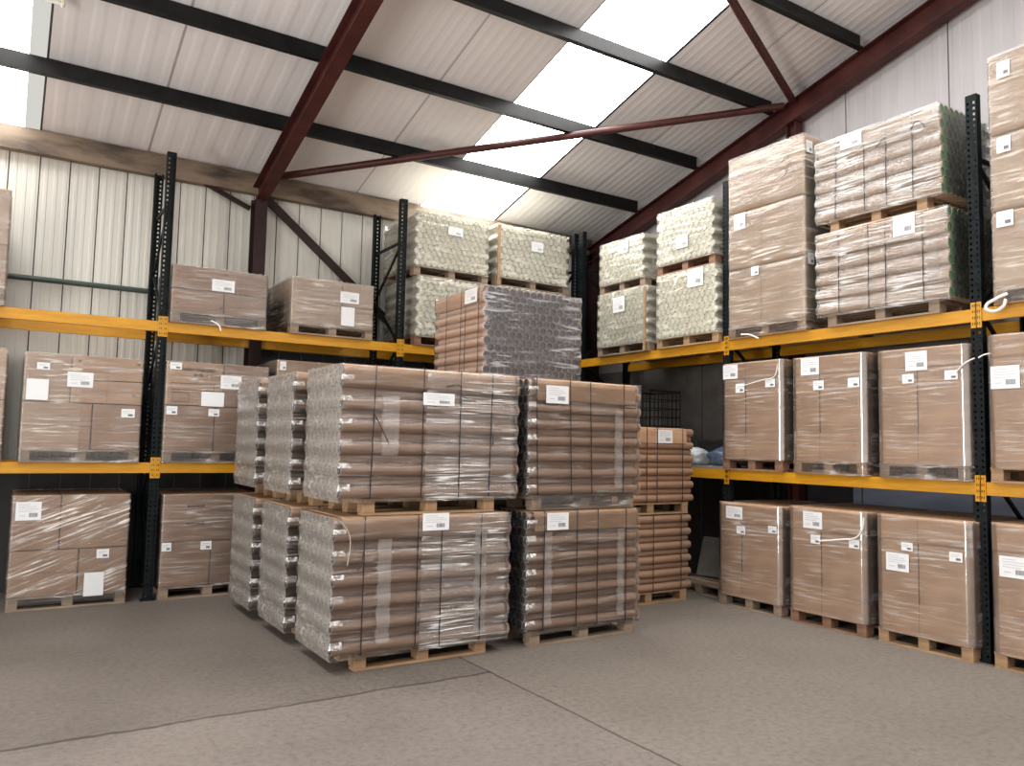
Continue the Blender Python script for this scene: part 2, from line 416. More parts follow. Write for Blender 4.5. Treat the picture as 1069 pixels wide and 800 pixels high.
def tube_load(text, loc, rz, W, D, d, rows, cols, caps=('tube', 'rim', 'cap_black'), group=None, pal=None, parts=100, vis_cols=99,
              fmats=('light',), pick=None, straps=(), sheet=None, film_on=True, wood='wood', seg=12, slack=0, sheet_mat='kraft', strapw=.009, film_A=.018, rin=.0):
    """tubes lying along u, stacked as a honeycomb, strapped on a pallet"""
    root = thing('tube_pallet', text, 'pallet of tubes', loc, rz, group)
    pu0, pw, pv0, pd = pal if pal else (0, W, .02, D)
    pallet(root, pw, pd, wood, pu0, pv0)
    zb = .133; H = d*(1+(rows-1)*.866)
    cells = []
    for j in range(cols):
        for k in range(rows):
            v = d/2+j*d+(d/2 if k % 2 else 0); z = zb+d/2+k*d*.866
            cells.append((j, k, v, z))
    rest = []
    me = tube_mesh(d, W, caps, seg)
    cnt = 0
    for j, k, v, z in cells:
        if cnt < parts and j < vis_cols:
            jit = random.uniform(-.004, .004) * (1 if slack == 0 else slack)
            link('tube', me, root, (jit, v, z)); cnt += 1
        else: rest.append((v, z))
    if rest:
        bm = bmesh.new()
        for v, z in rest: add_tube(bm, random.uniform(-.004, .004), v, z, d, W, 8, .012, 'u')
        o = obj('tubes_behind', bm, [M[m] for m in caps], root); o['kind'] = 'stuff'
    DD = cols*d+d/2
    fo = lambda z: bumps(z, zb, d, film_A)
    ztop = zb+H
    if sheet:
        corner_sheet(root, W, DD, ztop, sheet[0], mat=sheet_mat, du=sheet[1])
        zs = ztop-sheet[0]
        fo2 = lambda z: (0 if z > zs-.01 else bumps(z, zb, d, film_A))
    else: fo2 = fo
    for s in straps:
        u, lean = s if isinstance(s, tuple) else (s, 0)
        strap(root, u, DD, zb, ztop+.004, lambda z: fo2(z)*.12-.001, w=strapw, lean=lean)
    if film_on:
        stretch_film(root, W, DD, zb-.03, ztop+.004, [F[m] for m in fmats], front=lambda z: fo2(z)-.004, back=lambda z: .030*math.cos(PI*(z-zb-d/2)/(1.7321*d))**2-.004, pick=pick,
                     nz=rows*5, gap=.006, seed=random.uniform(0, 50), r=.012, left=lambda z: -.003-.017*math.cos(PI*(z-zb-d/2)/(1.7321*d))**2, right=lambda z: rin)
    root['_f'] = 0; del root['_f']
    return root, zb, ztop, fo2, DD

# ------------------------------------------------------------------ cream tubes: ends to the aisle
def cream_load(text, loc, rz, W, D, d, rows, group=None, wood='wood_old', base=True, post=None, pal_in=0.02):
    root = thing('cream_tube_pallet', text, 'pallet of tubes', loc, rz, group)
    pallet(root, W+.0, D-.02, wood, 0, .01)
    zb = .133; cols = int((W-d/2)/d); d = (W)/(cols+.5)
    H = d*(1+(rows-1)*.866)
    me = tube_mesh(d, D, ('cream', 'cream', 'cream_in'), 12, .016, 'v')
    cells = [(j, k) for k in range(rows) for j in range(cols)]
    # the rows that show largest come first: outside columns and lower rows
    cells.sort(key=lambda c: (min(c[0], cols-1-c[0]) > 1, c[1]))
    rest = []
    for n, (j, k) in enumerate(cells):
        u = d/2+j*d+(d/2 if k % 2 else 0); z = zb+d/2+k*d*.866
        if n < 100: link('tube', me, root, (u, random.uniform(-.006, .006), z))
        else: rest.append((u, z))
    if rest:
        bm = bmesh.new()
        for u, z in rest: add_tube(bm, u, random.uniform(-.006, .006), z, d, D, 10, .016, 'v')
        o = obj('tubes_above', bm, [M['cream'], M['cream'], M['cream_in']], root); o['kind'] = 'stuff'
    side = lambda z: bumps(z, zb, d, .036)
    side2 = lambda z: .036-bumps(z, zb, d, .036)
    stretch_film(root, W, D, zb-.02, zb+H+.003, [F['milk'], F['milkside']], left=side, right=side2, front=lambda z: -.006,
                 pick=lambda s, u, v, z: 1 if s in ('l', 'r', 'b') else 0, nz=rows*5, gap=.006, seed=random.uniform(0, 50), r=.015, wr=.004)
    if post is not None:
        bm = bmesh.new(); box(bm, (-.022, 0, 0), (.022, .018, zb+H-.02)); obj('corner_board', bm, M['wood'], root, loc=(post, -.022-.006, 0))
    return root, zb, zb+H

# ------------------------------------------------------------------ cartons
def carton(root, u0, u1, v0, v1, z0, z1, mat='kraft', seam='v', holes=(), g=.005):
    bm = bmesh.new(); box(bm, (u0+g, v0, z0+.001), (u1-g, v1, z1-.002)); bevel_all(bm, .008, 2)
    if seam == 'v':
        c = (u0+u1)/2; box(bm, (c-.0015, v0-.0012, z0+.02), (c+.0015, v0+.002, z1-.02), 1)
    elif seam == 'h':
        c = (z0+z1)/2; box(bm, (u0+.02, v0-.0012, c-.002), (u1-.02, v0+.002, c+.002), 1)
    for hu, hz in holes:
        n = 10; vs = [bm.verts.new((hu+.018*math.cos(2*PI*i/n), v0-.0015, hz+.013*math.sin(2*PI*i/n))) for i in range(n)]
        f = bm.faces.new(vs); f.material_index = 1
    bm.normal_update()
    return obj('carton', bm, [M[mat], M['seam']], root)

def carton_load(text, loc, rz, W, D, boxes, group=None, wood='wood_old', fmat='box', film_z0=.10, pick=None, extra=(), pal=True, dpal=None, over=0.0, fz1=None):
    """boxes: (u0,u1,z0,z1,mat,seam,holes); z measured from pallet bottom"""
    root = thing('carton_pallet', text, 'pallet of boxes', loc, rz, group)
    pallet(root, W, D, wood, 0, .0)
    zt = max(b[3] for b in boxes)
    for b in boxes:
        u0, u1, z0, z1 = b[:4]; mat = b[4] if len(b) > 4 else 'kraft'; seam = b[5] if len(b) > 5 else None; holes = b[6] if len(b) > 6 else ()
        carton(root, u0, u1, .0, D*.495, z0, z1, mat, seam, holes)
        carton(root, u0, u1, D*.505, D, z0, z1, mat, None, ())
    stretch_film(root, W, D, film_z0, zt+.004, [F[fmat], F['palletfilm']], nz=36, gap=.004, r=.02, wr=.004, seed=random.uniform(0, 50),
                 pick=lambda s, u, v, z: 1 if z < .125 else (pick(s, u, v, z) if pick else 0))
    return root

def rounded(bm, W, D, z0, z1, r, bulge=0, mi=0, seg=5, nzz=8, cap=True, grow=0):
    pl = []
    for cx, cy, a0 in ((W-r, r, -PI/2), (W-r, D-r, 0), (r, D-r, PI/2), (r, r, PI)):
        for i in range(seg+1):
            a = a0+PI/2*i/seg; pl.append((cx+r*math.cos(a), cy+r*math.sin(a), math.cos(a), math.sin(a)))
    rings = []
    for k in range(nzz+1):
        t = k/nzz; z = z0+(z1-z0)*t; off = grow+bulge*math.sin(PI*t)
        rings.append([bm.verts.new((x+nx*off, y+ny*off, z)) for x, y, nx, ny in pl])
    n = len(pl)
    for k in range(nzz):
        for i in range(n):
            f = bm.faces.new([rings[k][i], rings[k][(i+1) % n], rings[k+1][(i+1) % n], rings[k+1][i]]); f.material_index = mi; f.smooth = True
    if cap:
        f = bm.faces.new(rings[-1]); f.material_index = mi; f = bm.faces.new(rings[0][::-1]); f.material_index = mi

def bulk_box(text, loc, rz, W, D, H, wood='wood_old', group=None, labels=(), crease=.45, lid=.20, tray=.27, labelv=-.021, zbox=.128, film_z0=.12, mat='kraft', taper=0):
    """one tall carton with a cap lid and a base tray, film wrapped, on a pallet. H = height of the carton's top above the pallet bottom"""
    root = thing('bulk_box_pallet', text, 'pallet of boxes', loc, rz, group)
    pallet(root, W, D, wood, 0, 0)
    hh = H-zbox
    bm = bmesh.new(); rounded(bm, W, D, zbox+.001, H-.006, .045, .004)
    sl = obj('sleeve', bm, [M[mat]], root)
    bm = bmesh.new(); rounded(bm, W, D, H-lid*hh, H, .047, .001, grow=.014); obj('lid', bm, [M[mat]], root)
    bm = bmesh.new(); rounded(bm, W, D, zbox, zbox+tray*hh, .047, .001, grow=.014, cap=False); obj('base_tray', bm, [M[mat]], root)
    # vertical fold down the middle of the front
    bm = bmesh.new(); box(bm, (W*crease-.002, -.0152, zbox+.02), (W*crease+.002, -.004, H-.02)); obj('fold_line', bm, M['seam'], root)
    stretch_film(root, W, D, film_z0, H+.004, [F['box'], F['palletfilm'], F['smooth']], nz=36, gap=.019, r=.055, wr=.0015, seed=random.uniform(0, 50),
                 pick=lambda s, u, v, z: 1 if z < .122 else (2 if s in ('rc', 'lc') else 0))
    for L in labels:
        u0, z1, u1, z0 = L[:4]; label(root, u0, z1, u1, z0, labelv)
    return root

# ================================================================== BUILDING
SL = .26
def roof(y): return 5.14+SL*(1.15-y)
YR = -9.6
# floor
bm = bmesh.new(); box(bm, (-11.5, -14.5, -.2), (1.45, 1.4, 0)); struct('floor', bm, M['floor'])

# left wall: vertical liner panels
def ribbed(bm, mapf, s0, s1, pitch, phase, groove, depth, ribs, rib_d, z0, z1, mif, seam_mi, ztopf=None):
    """panels between grooves, each with shallow ribs; mapf(s, out, z) -> point"""
    pts = []
    s = phase + math.floor((s0-phase)/pitch)*pitch
    while s < s1:
        pts += [(s, -depth, 1), (s+groove, -depth, 1)]
        a = s+groove; b = s+pitch; w = (b-a)/ribs
        for i in range(ribs):
            x = a+i*w
            pts += [(x+.0001, 0, 0), (x+w*.35, 0, 0), (x+w*.45, rib_d, 0), (x+w*.75, rib_d, 0), (x+w*.85, 0, 0)]
        pts += [(b-.0001, 0, 0)]
        s += pitch
    pts = [p for p in pts if s0 <= p[0] <= s1]
    zs = [z0, z1]
    col = []
    for (x, o, sm) in pts:
        zt = ztopf(x) if ztopf else z1
        col.append([bm.verts.new(mapf(x, o, z)) for z in (z0, zt)])
    for i in range(len(pts)-1):
        f = bm.faces.new([col[i][0], col[i+1][0], col[i+1][1], col[i][1]])
        dark = pts[i][2] and pts[i+1][2]
        f.material_index = seam_mi if dark else mif((pts[i][0]+pts[i+1][0])/2)
bm = bmesh.new()
WY = 1.15
lm = lambda x, o, z: (x, WY-o, z)
ribbed(bm, lm, -10.2, 1.25, .30, -6.80, .014, .012, 3, .004, 1.38, 5.3, lambda s: 0, 1, None)
struct('wall_left', bm, [M['wall'], M['wallseam'], M['wall_dark']])
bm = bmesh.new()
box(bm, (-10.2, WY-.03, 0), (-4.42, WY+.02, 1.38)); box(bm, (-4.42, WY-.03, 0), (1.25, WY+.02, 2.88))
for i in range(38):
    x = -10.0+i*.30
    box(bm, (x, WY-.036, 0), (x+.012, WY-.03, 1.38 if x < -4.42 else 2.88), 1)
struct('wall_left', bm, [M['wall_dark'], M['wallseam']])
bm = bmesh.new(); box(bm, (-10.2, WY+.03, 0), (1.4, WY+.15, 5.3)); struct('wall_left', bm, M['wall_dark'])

# right (gable) wall
GX = 1.20
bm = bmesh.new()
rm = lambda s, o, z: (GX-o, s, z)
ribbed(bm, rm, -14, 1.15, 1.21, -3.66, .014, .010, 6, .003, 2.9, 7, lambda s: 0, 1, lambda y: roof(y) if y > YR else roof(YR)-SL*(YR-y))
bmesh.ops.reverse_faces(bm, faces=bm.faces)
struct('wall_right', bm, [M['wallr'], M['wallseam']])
bm = bmesh.new()
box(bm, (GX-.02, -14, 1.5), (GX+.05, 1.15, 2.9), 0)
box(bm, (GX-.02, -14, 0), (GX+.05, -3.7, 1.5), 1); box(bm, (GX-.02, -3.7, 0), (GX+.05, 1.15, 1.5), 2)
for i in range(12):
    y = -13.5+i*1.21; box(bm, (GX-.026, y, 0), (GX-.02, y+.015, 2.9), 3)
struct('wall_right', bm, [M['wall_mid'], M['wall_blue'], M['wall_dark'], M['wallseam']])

# roof liner sheets between the skylights
def roof_strip(bm, x0, x1, rib, pitch, ya, yb, off=0):
    xs = []; x = x0
    while x < x1-1e-6:
        for t, o in ((0, 0), (.35, 0), (.50, -rib), (.75, -rib), (.92, 0)):
            if x+t*pitch < x1: xs.append((x+t*pitch, o))
        x += pitch
    xs.append((x1, 0))
    ra = [bm.verts.new((x, ya, roof2(ya)+o+off)) for x, o in xs]; rb = [bm.verts.new((x, yb, roof2(yb)+o+off)) for x, o in xs]
    for i in range(len(xs)-1): bm.faces.new([ra[i], ra[i+1], rb[i+1], rb[i]])
def roof2(y): return roof(y) if y > YR else roof(YR)-SL*(YR-y)
bm = bmesh.new()
for ya, yb in ((1.25, YR), (YR, -14.5)):
    for x0, x1, rib in ((-5.68, -4.30, .0045), (-6.80, -5.70, .0045), (-4.28, -3.05, .002), (-3.03, -2.07, .002), (-.77, .15, .003), (.17, 1.25, .003), (-10.2, -8.2, .0045)):
        roof_strip(bm, x0, x1, rib, .115 if rib < .004 else .23, ya, yb)
    for x in (-5.70, -3.05, .15, -.80, -6.82, -4.30, -2.07):
        dk = 2 if x in (-.80, -6.82) else 1; sz = .012 if dk == 2 else .001
        v = [bm.verts.new(p) for p in ((x-.003, ya, roof2(ya)+sz), (x+.023, ya, roof2(ya)+sz), (x+.023, yb, roof2(yb)+sz), (x-.003, yb, roof2(yb)+sz))]
        f = bm.faces.new(v); f.material_index = dk
struct('ceiling', bm, [M['roofw'], M['roofseam'], M['roofgap']])
# outer roof skin
bm = bmesh.new()
for x0, x1 in ((-10.3, -8.2), (-6.80, -2.06), (-.79, 1.4)):
    for ya, yb in ((1.4, YR), (YR, -14.5)):
        v = [bm.verts.new(p) for p in ((x0, ya, roof2(ya)+.06), (x1, ya, roof2(ya)+.06), (x1, yb, roof2(yb)+.06), (x0, yb, roof2(yb)+.06))]
        bm.faces.new(v)
struct('ceiling', bm, M['wall_dark'])
for n, (x0, x1, xf) in enumerate(((-2.05, -.80, None), (-8.2, -6.97, -6.82))):
    bm = bmesh.new()
    for ya, yb in ((1.15, YR), (YR, -14.5)):
        v = [bm.verts.new(p) for p in ((x0, ya, roof2(ya)+.01), (x1, ya, roof2(ya)+.01), (x1, yb, roof2(yb)+.01), (x0, yb, roof2(yb)+.01))]
        bm.faces.new(v)
        if xf:
            v = [bm.verts.new(p) for p in ((x1, ya, roof2(ya)+.01), (xf, ya, roof2(ya)+.01), (xf, yb, roof2(yb)+.01), (x1, yb, roof2(yb)+.01))]
            f = bm.faces.new(v); f.material_index = 1
    struct('window_%d' % (n+1), bm, [M['skylight'], M['frost']])

# purlins
ZP = lambda y: 5.03+SL*(1.15-y)
zprof = [(-.055, .095), (.004, .095), (.004, -.089), (.060, -.089), (.060, -.070), (.066, -.070), (.066, -.095), (-.002, -.095), (-.002, .089), (-.049, .089), (-.049, .072), (-.055, .072)]
ptxt = ['lowest black steel roof purlin, nearest the eaves beam', 'second black roof purlin up from the eaves beam', 'third black roof purlin up from the eaves beam',
        'fourth black roof purlin up, at the top of the photo']
for i, y in enumerate((-.22, -1.45, -2.74, -3.98, -5.2, -6.45, -7.7, -8.95)):
    bm = bmesh.new(); prism_between(bm, (-10.2, y, ZP(y)), (1.0, y, ZP(y)), zprof)
    t = ptxt[i] if i < 4 else 'black steel roof purlin higher up the roof than the photo shows'
    tag(obj('roof_purlin', bm, M['black_steel']), t, 'roof beam', 'black purlins under the roof')
# eaves beam
bm = bmesh.new(); box(bm, (-10.2, 1.00, 4.88), (1.1, 1.12, 5.15)); bevel_all(bm, .004, 1)
tag(obj('eaves_beam', bm, M['timber']), 'weathered brown timber beam along the top of the left wall', 'beam')
bm = bmesh.new(); prism_between(bm, (-10.2, 1.07, 3.465), (-4.5, 1.07, 3.465), circ(.032, 10))
tag(obj('wall_rail', bm, M['rail'], smooth=False), 'dark green horizontal rail across the pale left wall', 'rail')

# portal frames: columns and rafters
FX = -4.38
r1 = thing('portal_frame', 'dark red steel column and rafter on the left wall', 'steel frame', (FX, 1.0, 0))
bm = bmesh.new(); prism_between(bm, (0, -.06, 0), (0, -.06, 4.80), ibeam(.15, .24), up=Vector((0, 1, 0))); obj('column', bm, M['red_dark'], r1)
bm = bmesh.new(); ang = Vector((0, -1, SL)).normalized()
prism_between(bm, (0, -.0, roof(1.0)-.34), (0, YR-1.0, roof(YR)-.34), ibeam(.15, .25)); obj('rafter', bm, M['red'], r1)
bm = bmesh.new()  # haunch
for sx in (-.006,):
    box(bm, (-.006, -1.0, 0), (.006, 0, .1))
bm.free(); bm = bmesh.new()
P = [(-.05, 4.66), (-.40, roof(.6)-.46), (0.05, roof(1)-.46)]
a = [bm.verts.new((-.006, y, z)) for y, z in P]; b = [bm.verts.new((.006, y, z)) for y, z in P]
bm.faces.new(a); bm.faces.new(b[::-1])
for i in range(3): bm.faces.new([a[i], b[i], b[(i+1) % 3], a[(i+1) % 3]])
obj('haunch', bm, M['red'], r1)
r2 = thing('portal_frame', 'dark red steel rafter and posts along the gable end wall', 'steel frame', (1.04, 1.0, 0))
bm = bmesh.new(); prism_between(bm, (0, 0, roof(1.0)-.34), (0, YR-1.0, roof(YR)-.34), ibeam(.16, .26)); obj('rafter', bm, M['red'], r2)
bm = bmesh.new(); prism_between(bm, (0, -.08, 0), (0, -.08, 4.9), ibeam(.15, .22), up=Vector((0, 1, 0))); obj('column', bm, M['red_dark'], r2)
for y in (-3.03, -7.0):
    bm = bmesh.new(); prism_between(bm, (.03, y-1.0, 0), (.03, y-1.0, roof(y)-.47), ibeam(.14, .14), up=Vector((0, 1, 0))); obj('gable_post', bm, M['red'], r2)

def brace(p, q, txt, r=.045, mat='red', prof=None):
    bm = bmesh.new(); prism_between(bm, p, q, prof or circ(r, 12)); tag(obj('steel_brace', bm, M[mat]), txt, 'brace', 'red steel braces')
zb_ = lambda y, o=.24: roof(y)-o
brace((-4.28, .66, zb_(.66)), (.93, -2.98, zb_(-2.98)), 'long dark red brace crossing under the roof to the gable rafter')
brace((.95, -3.10, zb_(-3.1)), (-4.28, -5.25, zb_(-5.25)), 'dark red brace rising from the gable rafter to the top edge of the photo')
brace((-4.26, 1.03, 4.84), (.90, 1.03, .62), 'dark red diagonal brace running down right from the column top on the left wall', prof=rect(.05, .10), mat='red_dark')
brace((-4.47, 1.04, 4.68), (-5.35, 1.04, 5.03), 'short dark brace left of the column under the timber beam', prof=rect(.04, .055), mat='red_dark')

# fluorescent batten
t = thing('batten_light', 'cream fluorescent batten light at the top left corner under the roof', 'light', (-6.72, -1.20, 5.60))
bm = bmesh.new(); box(bm, (-1.5, -.05, .03), (0, .05, .085)); bevel_all(bm, .008, 2); obj('housing', bm, M['batten'], t)
bm = bmesh.new(); prism_between(bm, (-1.47, 0, 0), (-.03, 0, 0), circ(.016, 12)); obj('lamp_tube', bm, M['tubeglass'], t)
bm = bmesh.new(); box(bm, (-.03, -.03, -.02), (.0, .03, .05)); bevel_all(bm, .006, 1); obj('end_cap', bm, M['batten'], t)
for x in (-1.3, -.25):
    bm = bmesh.new(); prism_between(bm, (x, 0, .085), (x, 0, roof(-1.2)-5.60), circ(.006, 6)); obj('hanger', bm, M['rack'], t)

# ================================================================== RACKS
def upright_mesh(h, wf=.095, dep=.07):
    bm = bmesh.new()
    xs = [-wf/2, -.034, -.018, .018, .034, wf/2]; pitch = .052
    zs = [0]; z = .04
    while z < h-.05: zs += [z, z+.022]; z += pitch
    zs.append(h)
    grid = [[bm.verts.new((x, 0, z)) for x in xs] for z in zs]
    for k in range(len(zs)-1):
        for i in range(5):
            if i in (1, 3) and k % 2 == 1: continue
            bm.faces.new([grid[k][i], grid[k][i+1], grid[k+1][i+1], grid[k+1][i]])
    for sx in (-1, 1):
        x = sx*wf/2
        a = [bm.verts.new((x, y, zz)) for y, zz in ((0, 0), (dep, 0), (dep, h), (0, h))]; bm.faces.new(a if sx > 0 else a[::-1])
        x2 = sx*(wf/2-.02)
        a = [bm.verts.new(p) for p in ((x, dep, 0), (x2, dep, 0), (x2, dep, h), (x, dep, h))]; bm.faces.new(a)
    return mesh('upright', bm, M['rack'])
UP = upright_mesh(4.86)
bm = bmesh.new(); box(bm, (-.075, -.02, 0), (.075, .11, .008)); FP = mesh('foot_plate', bm, M['rack'])
bm = bmesh.new(); pr_ = [(0, -.055), (.045, -.055), (.045, .03), (.030, .03), (.030, .055), (0, .055)]
def beam_mesh(L):
    bm = bmesh.new()
    prof = [(0, -.055), (.045, -.055), (.045, .030), (.028, .030), (.028, .055), (0, .055)]
    a = [bm.verts.new((0, y, z)) for y, z in prof]; b = [bm.verts.new((L, y, z)) for y, z in prof]
    n = len(prof)
    for i in range(n): bm.faces.new([a[i], b[i], b[(i+1) % n], a[(i+1) % n]][::-1])
    bm.faces.new(a); bm.faces.new(b[::-1])
    bmesh.ops.recalc_face_normals(bm, faces=bm.faces)
    return mesh('beam', bm, M['yellow'])
BMm = beam_mesh(2.70)
def conn_mesh():
    bm = bmesh.new(); box(bm, (-.024, -.008, -.11), (.024, -.003, .11)); 
    for sx in (-1, 1):
        for i in range(4):
            z = -.085+i*.052; box(bm, (sx*.008-.003, -.0095, z), (sx*.008+.003, -.0078, z+.022), 1)
    return mesh('beam_connector', bm, [M['yellow'], M['rack']])
CN = conn_mesh()
def rack(text, loc, rz, stations, z1, z2, depth=.93):
    root = thing('pallet_rack', text, 'racking', loc, rz)
    for s in stations:
        for y, flip in ((0, 0), (depth, PI)):
            u = link('upright', UP, root, (s, y, 0), (0, 0, flip)); link('foot_plate', FP, u)
        z = .35; k = 0
        while z < 4.3:
            ya, yb = (.07, depth-.07) if k % 2 == 0 else (depth-.07, .07)
            bm = bmesh.new(); prism_between(bm, (s, ya, z), (s, yb, z+.62), rect(.022, .035)); obj('brace', bm, M['rack'], root)
            if k == 0 or z > 3.6:
                bm = bmesh.new(); prism_between(bm, (s, .07, z-.03 if k == 0 else z+.65), (s, depth-.07, z-.03 if k == 0 else z+.65), rect(.022, .035)); obj('brace', bm, M['rack'], root)
            z += .66; k += 1
    for s0, s1 in zip(stations, stations[1:]):
        for zz in (z1, z2):
            for y, flip in ((-.002, 0), (depth+.002, 1)):
                a = link('beam', BMm, root, (s0+.05, y, zz) if not flip else (s1-.05, y, zz), (0, 0, PI*flip))
                for e in (-.025, 2.725):
                    link('beam_connector', CN, a, (e, .0, 0))
    return root
LZ1, LZ2, RZ1, RZ2 = 1.395, 2.918, 1.432, 2.908
rack('yellow and black pallet racking along the left wall', (0, 0, 0), 0, [-8.38, -5.58, -2.78, .02-.0], LZ1, LZ2)
rack('yellow and black pallet racking along the gable wall on the right', (0, 0, 0), -PI/2, [.12, 2.89, 5.68, 8.48], RZ1, RZ2)
LB1, LB2, RB1, RB2 = LZ1+.055, LZ2+.055, RZ1+.055, RZ2+.055

# ================================================================== LOADS
RR = -PI/2
k, kd, kp = 'kraft', 'kraft_dark', 'kraft_pale'
def lw(root, x0, zb, rows, v=-.010, **kw):
    """labels given as world x/z on a left-rack load"""
    for a, z1, b, z0 in rows: label(root, a-x0, z1-zb, b-x0, z0-zb, v, **kw)

# --- left rack, ground
g = 'box loads on the left racking'
r = carton_load('film-wrapped boxes on the floor at far left, under the lower yellow beam', (-6.85, -.02, 0), 0, 1.05, 1.0,
    [(0, .60, .13, .58, kd, 'h'), (.60, 1.05, .13, .58, kd), (0, .42, .585, 1.12, kd, 'h'), (.42, 1.05, .585, 1.12, kd, 'h')], g, fmat='diag', film_z0=.05)
lw(r, -6.85, 0, [(-6.818, 1.06, -6.60, .88), (-6.09, .565, -5.975, .475)]); plain_sheet(r, .66, .335, .84, .10, -.012)
r = carton_load('film-wrapped boxes on the floor right of the left black upright', (-5.49, -.04, 0), 0, 1.0, 1.0,
    [(0, .51, .13, .60, kd), (.51, 1.0, .13, .60, kd), (0, 1.0, .605, 1.11, kd, 'h')], g, fmat='box', film_z0=.11)
lw(r, -5.49, 0, [(-5.48, .60, -5.385, .51), (-5.088, .60, -4.975, .51)])
for zc in (.98, .79):   # two short illegible printed marks
    bm = bmesh.new()
    for i in range(7): box(bm, (.25+i*.026, -.0035, zc-.014), (.269+i*.026, -.0025, zc+.014-.004*(i % 2)))
    obj('printed_mark', bm, M['ink'], r)
# --- left rack, first beam
b = LB1
r = carton_load('wrapped boxes with four white papers on the lower beam, left of the black upright', (-6.83, -.05, b), 0, 1.08, 1.0,
    [(0, .62, .13, .60, kd, 'h'), (.62, 1.08, .13, .60, kd), (0, .41, .605, 1.09, kd, 'h'), (.41, 1.08, .605, .84, k, 'v', ((.47, .67), (1.0, .70))), (.41, 1.08, .845, 1.09, k, 'v', ((.48, 1.03), (1.03, 1.03)))], g, fmat='boxw', film_z0=.0,
    pick=lambda s, u, v, z: 2 if (u > .45 and z > .55) or (u > .5) else 0)
r.children[-1].data.materials.append(F['box'])
lw(r, -6.83, b, [(-6.451, 2.365, -6.219, 2.213), (-6.721, 2.442, -6.61, 2.373), (-5.942, 2.01, -5.815, 1.92)]); plain_sheet(r, .03, 2.275-b, .22, 2.067-b, -.012)
r = carton_load('wrapped boxes printed OPEN THIS END on the lower beam', (-5.53, -.05, b), 0, 1.10, 1.0,
    [(0, .52, .13, .62, kd, 'h'), (.52, 1.10, .13, .62, kd), (0, .60, .625, 1.10, k), (.60, 1.10, .625, 1.10, kd)], g, fmat='box', film_z0=.0)
lw(r, -5.53, b, [(-5.495, 2.533, -5.375, 2.458), (-4.964, 2.422, -4.739, 2.274), (-5.509, 2.057, -5.399, 1.968), (-5.078, 2.044, -4.963, 1.964)]); plain_sheet(r, .37, 2.23-b, .61, 2.072-b, -.012)
text_mesh('printing', 'OPEN THIS END', .048, M['ink'], r, (.33, -.010, 2.462-b)); text_mesh('printing', '0170', .045, M['ink'], r, (.33, -.010, 2.405-b))
bm = bmesh.new()
for (a0, z0, a1, z1_) in ((.05, .79, .50, .79), (.05, .86, .50, .86), (.07, .66, .24, .66), (.07, .76, .24, .76)):
    box(bm, (a0, -.0105, z0), (a1, -.0095, z0+.004))
for (a0, z0, z1_) in ((.07, .66, .764), (.238, .66, .764), (.05, .79, .864), (.498, .79, .864)): box(bm, (a0, -.0105, z0), (a0+.003, -.0095, z1_))
obj('printed_frame', bm, M['ink'], r)
r = carton_load('brown flat-topped box load on the lower beam, seen behind the hazy tube ends', (-4.34, -.04, b), 0, 1.10, 1.0, [(0, 1.10, .13, .66, k), (0, 1.10, .665, 1.20, kp)], g, fmat='clear')
label(r, .03, 1.18, .10, 1.08, -.010)
r = carton_load('sliver of a wrapped box load on the lower beam, left edge of the photo', (-8.03, -.05, b), 0, 1.06, 1.0, [(0, 1.06, .13, .60, k, 'h'), (0, 1.06, .605, 1.11, k)], g, fmat='boxw', film_z0=.0)
r = carton_load('tall wrapped box load on the upper beam at the left edge of the photo', (-8.09, -.05, LB2), 0, 1.06, 1.0, [(0, 1.06, .13, .60, kd, 'h'), (0, 1.06, .605, 1.16, kd, 'h')], g, fmat='boxw', film_z0=.0)
# --- left rack, top
b = LB2
r = carton_load('low wrapped box with one label on the upper beam beside the left upright', (-5.52, -.05, b), 0, 1.03, 1.0,
    [(0, .55, .13, .38, kd, None, ((.07, .22), (.52, .20))), (.55, 1.03, .13, .38, kd), (0, 1.03, .385, .64, kd, None, ((.06, .57), (.56, .58)))], g, fmat='box', film_z0=.0)
lw(r, -5.52, b, [(-5.107, 3.495, -4.863, 3.363)])
curve_tube('film_tail', [(.42, -.02, .05), (.50, -.05, .0), (.52, -.06, -.06)], .008, M['cord'], r)
r = carton_load('low wrapped boxes with two papers on the upper beam, right of the red column', (-4.21, -.05, b), 0, 1.03, 1.05,
    [(0, .62, .13, .38, kp, 'h'), (.62, 1.03, .13, .38, kp), (0, .62, .385, .68, kp, 'h'), (.62, 1.03, .385, .68, kp)], g, fmat='boxw', film_z0=.09)
lw(r, -4.21, b, [(-3.616, 3.538, -3.377, 3.401)]); plain_sheet(r, .61, 3.352-b, .78, 3.122-b, -.012)

# --- cream tubes, left rack
gc = 'cream tube loads'
r, _, zt = cream_load('lower of two cream tube loads beside the middle black upright', (-2.60, -.04, b), 0, 1.10, 1.0, .082, 10, gc, 'wood_red')
r, _, zt2 = cream_load('upper of two cream tube loads beside the middle black upright, under the skylight', (-2.64, -.04, b+zt+.005), 0, 1.12, 1.0, .082, 10, gc, 'wood_old')
lw(r, -2.64, b+zt+.005, [(-2.164, 4.59, -1.944, 4.48)], v=-.022)
r, _, zt = cream_load('cream tube load on the upper beam hidden behind the dark-ended tubes', (-1.40, -.04, b), 0, 1.22, 1.0, .088, 10, gc, 'wood_old')
r, _, zt2 = cream_load('cream tube load with a wooden corner board above the dark-ended tubes', (-1.40, -.04, b+zt+.005), 0, 1.25, 1.0, .088, 9, gc, 'wood_old', post=.03)
lw(r, -1.40, b+zt+.005, [(-.83, 4.60, -.628, 4.46)], v=-.022)

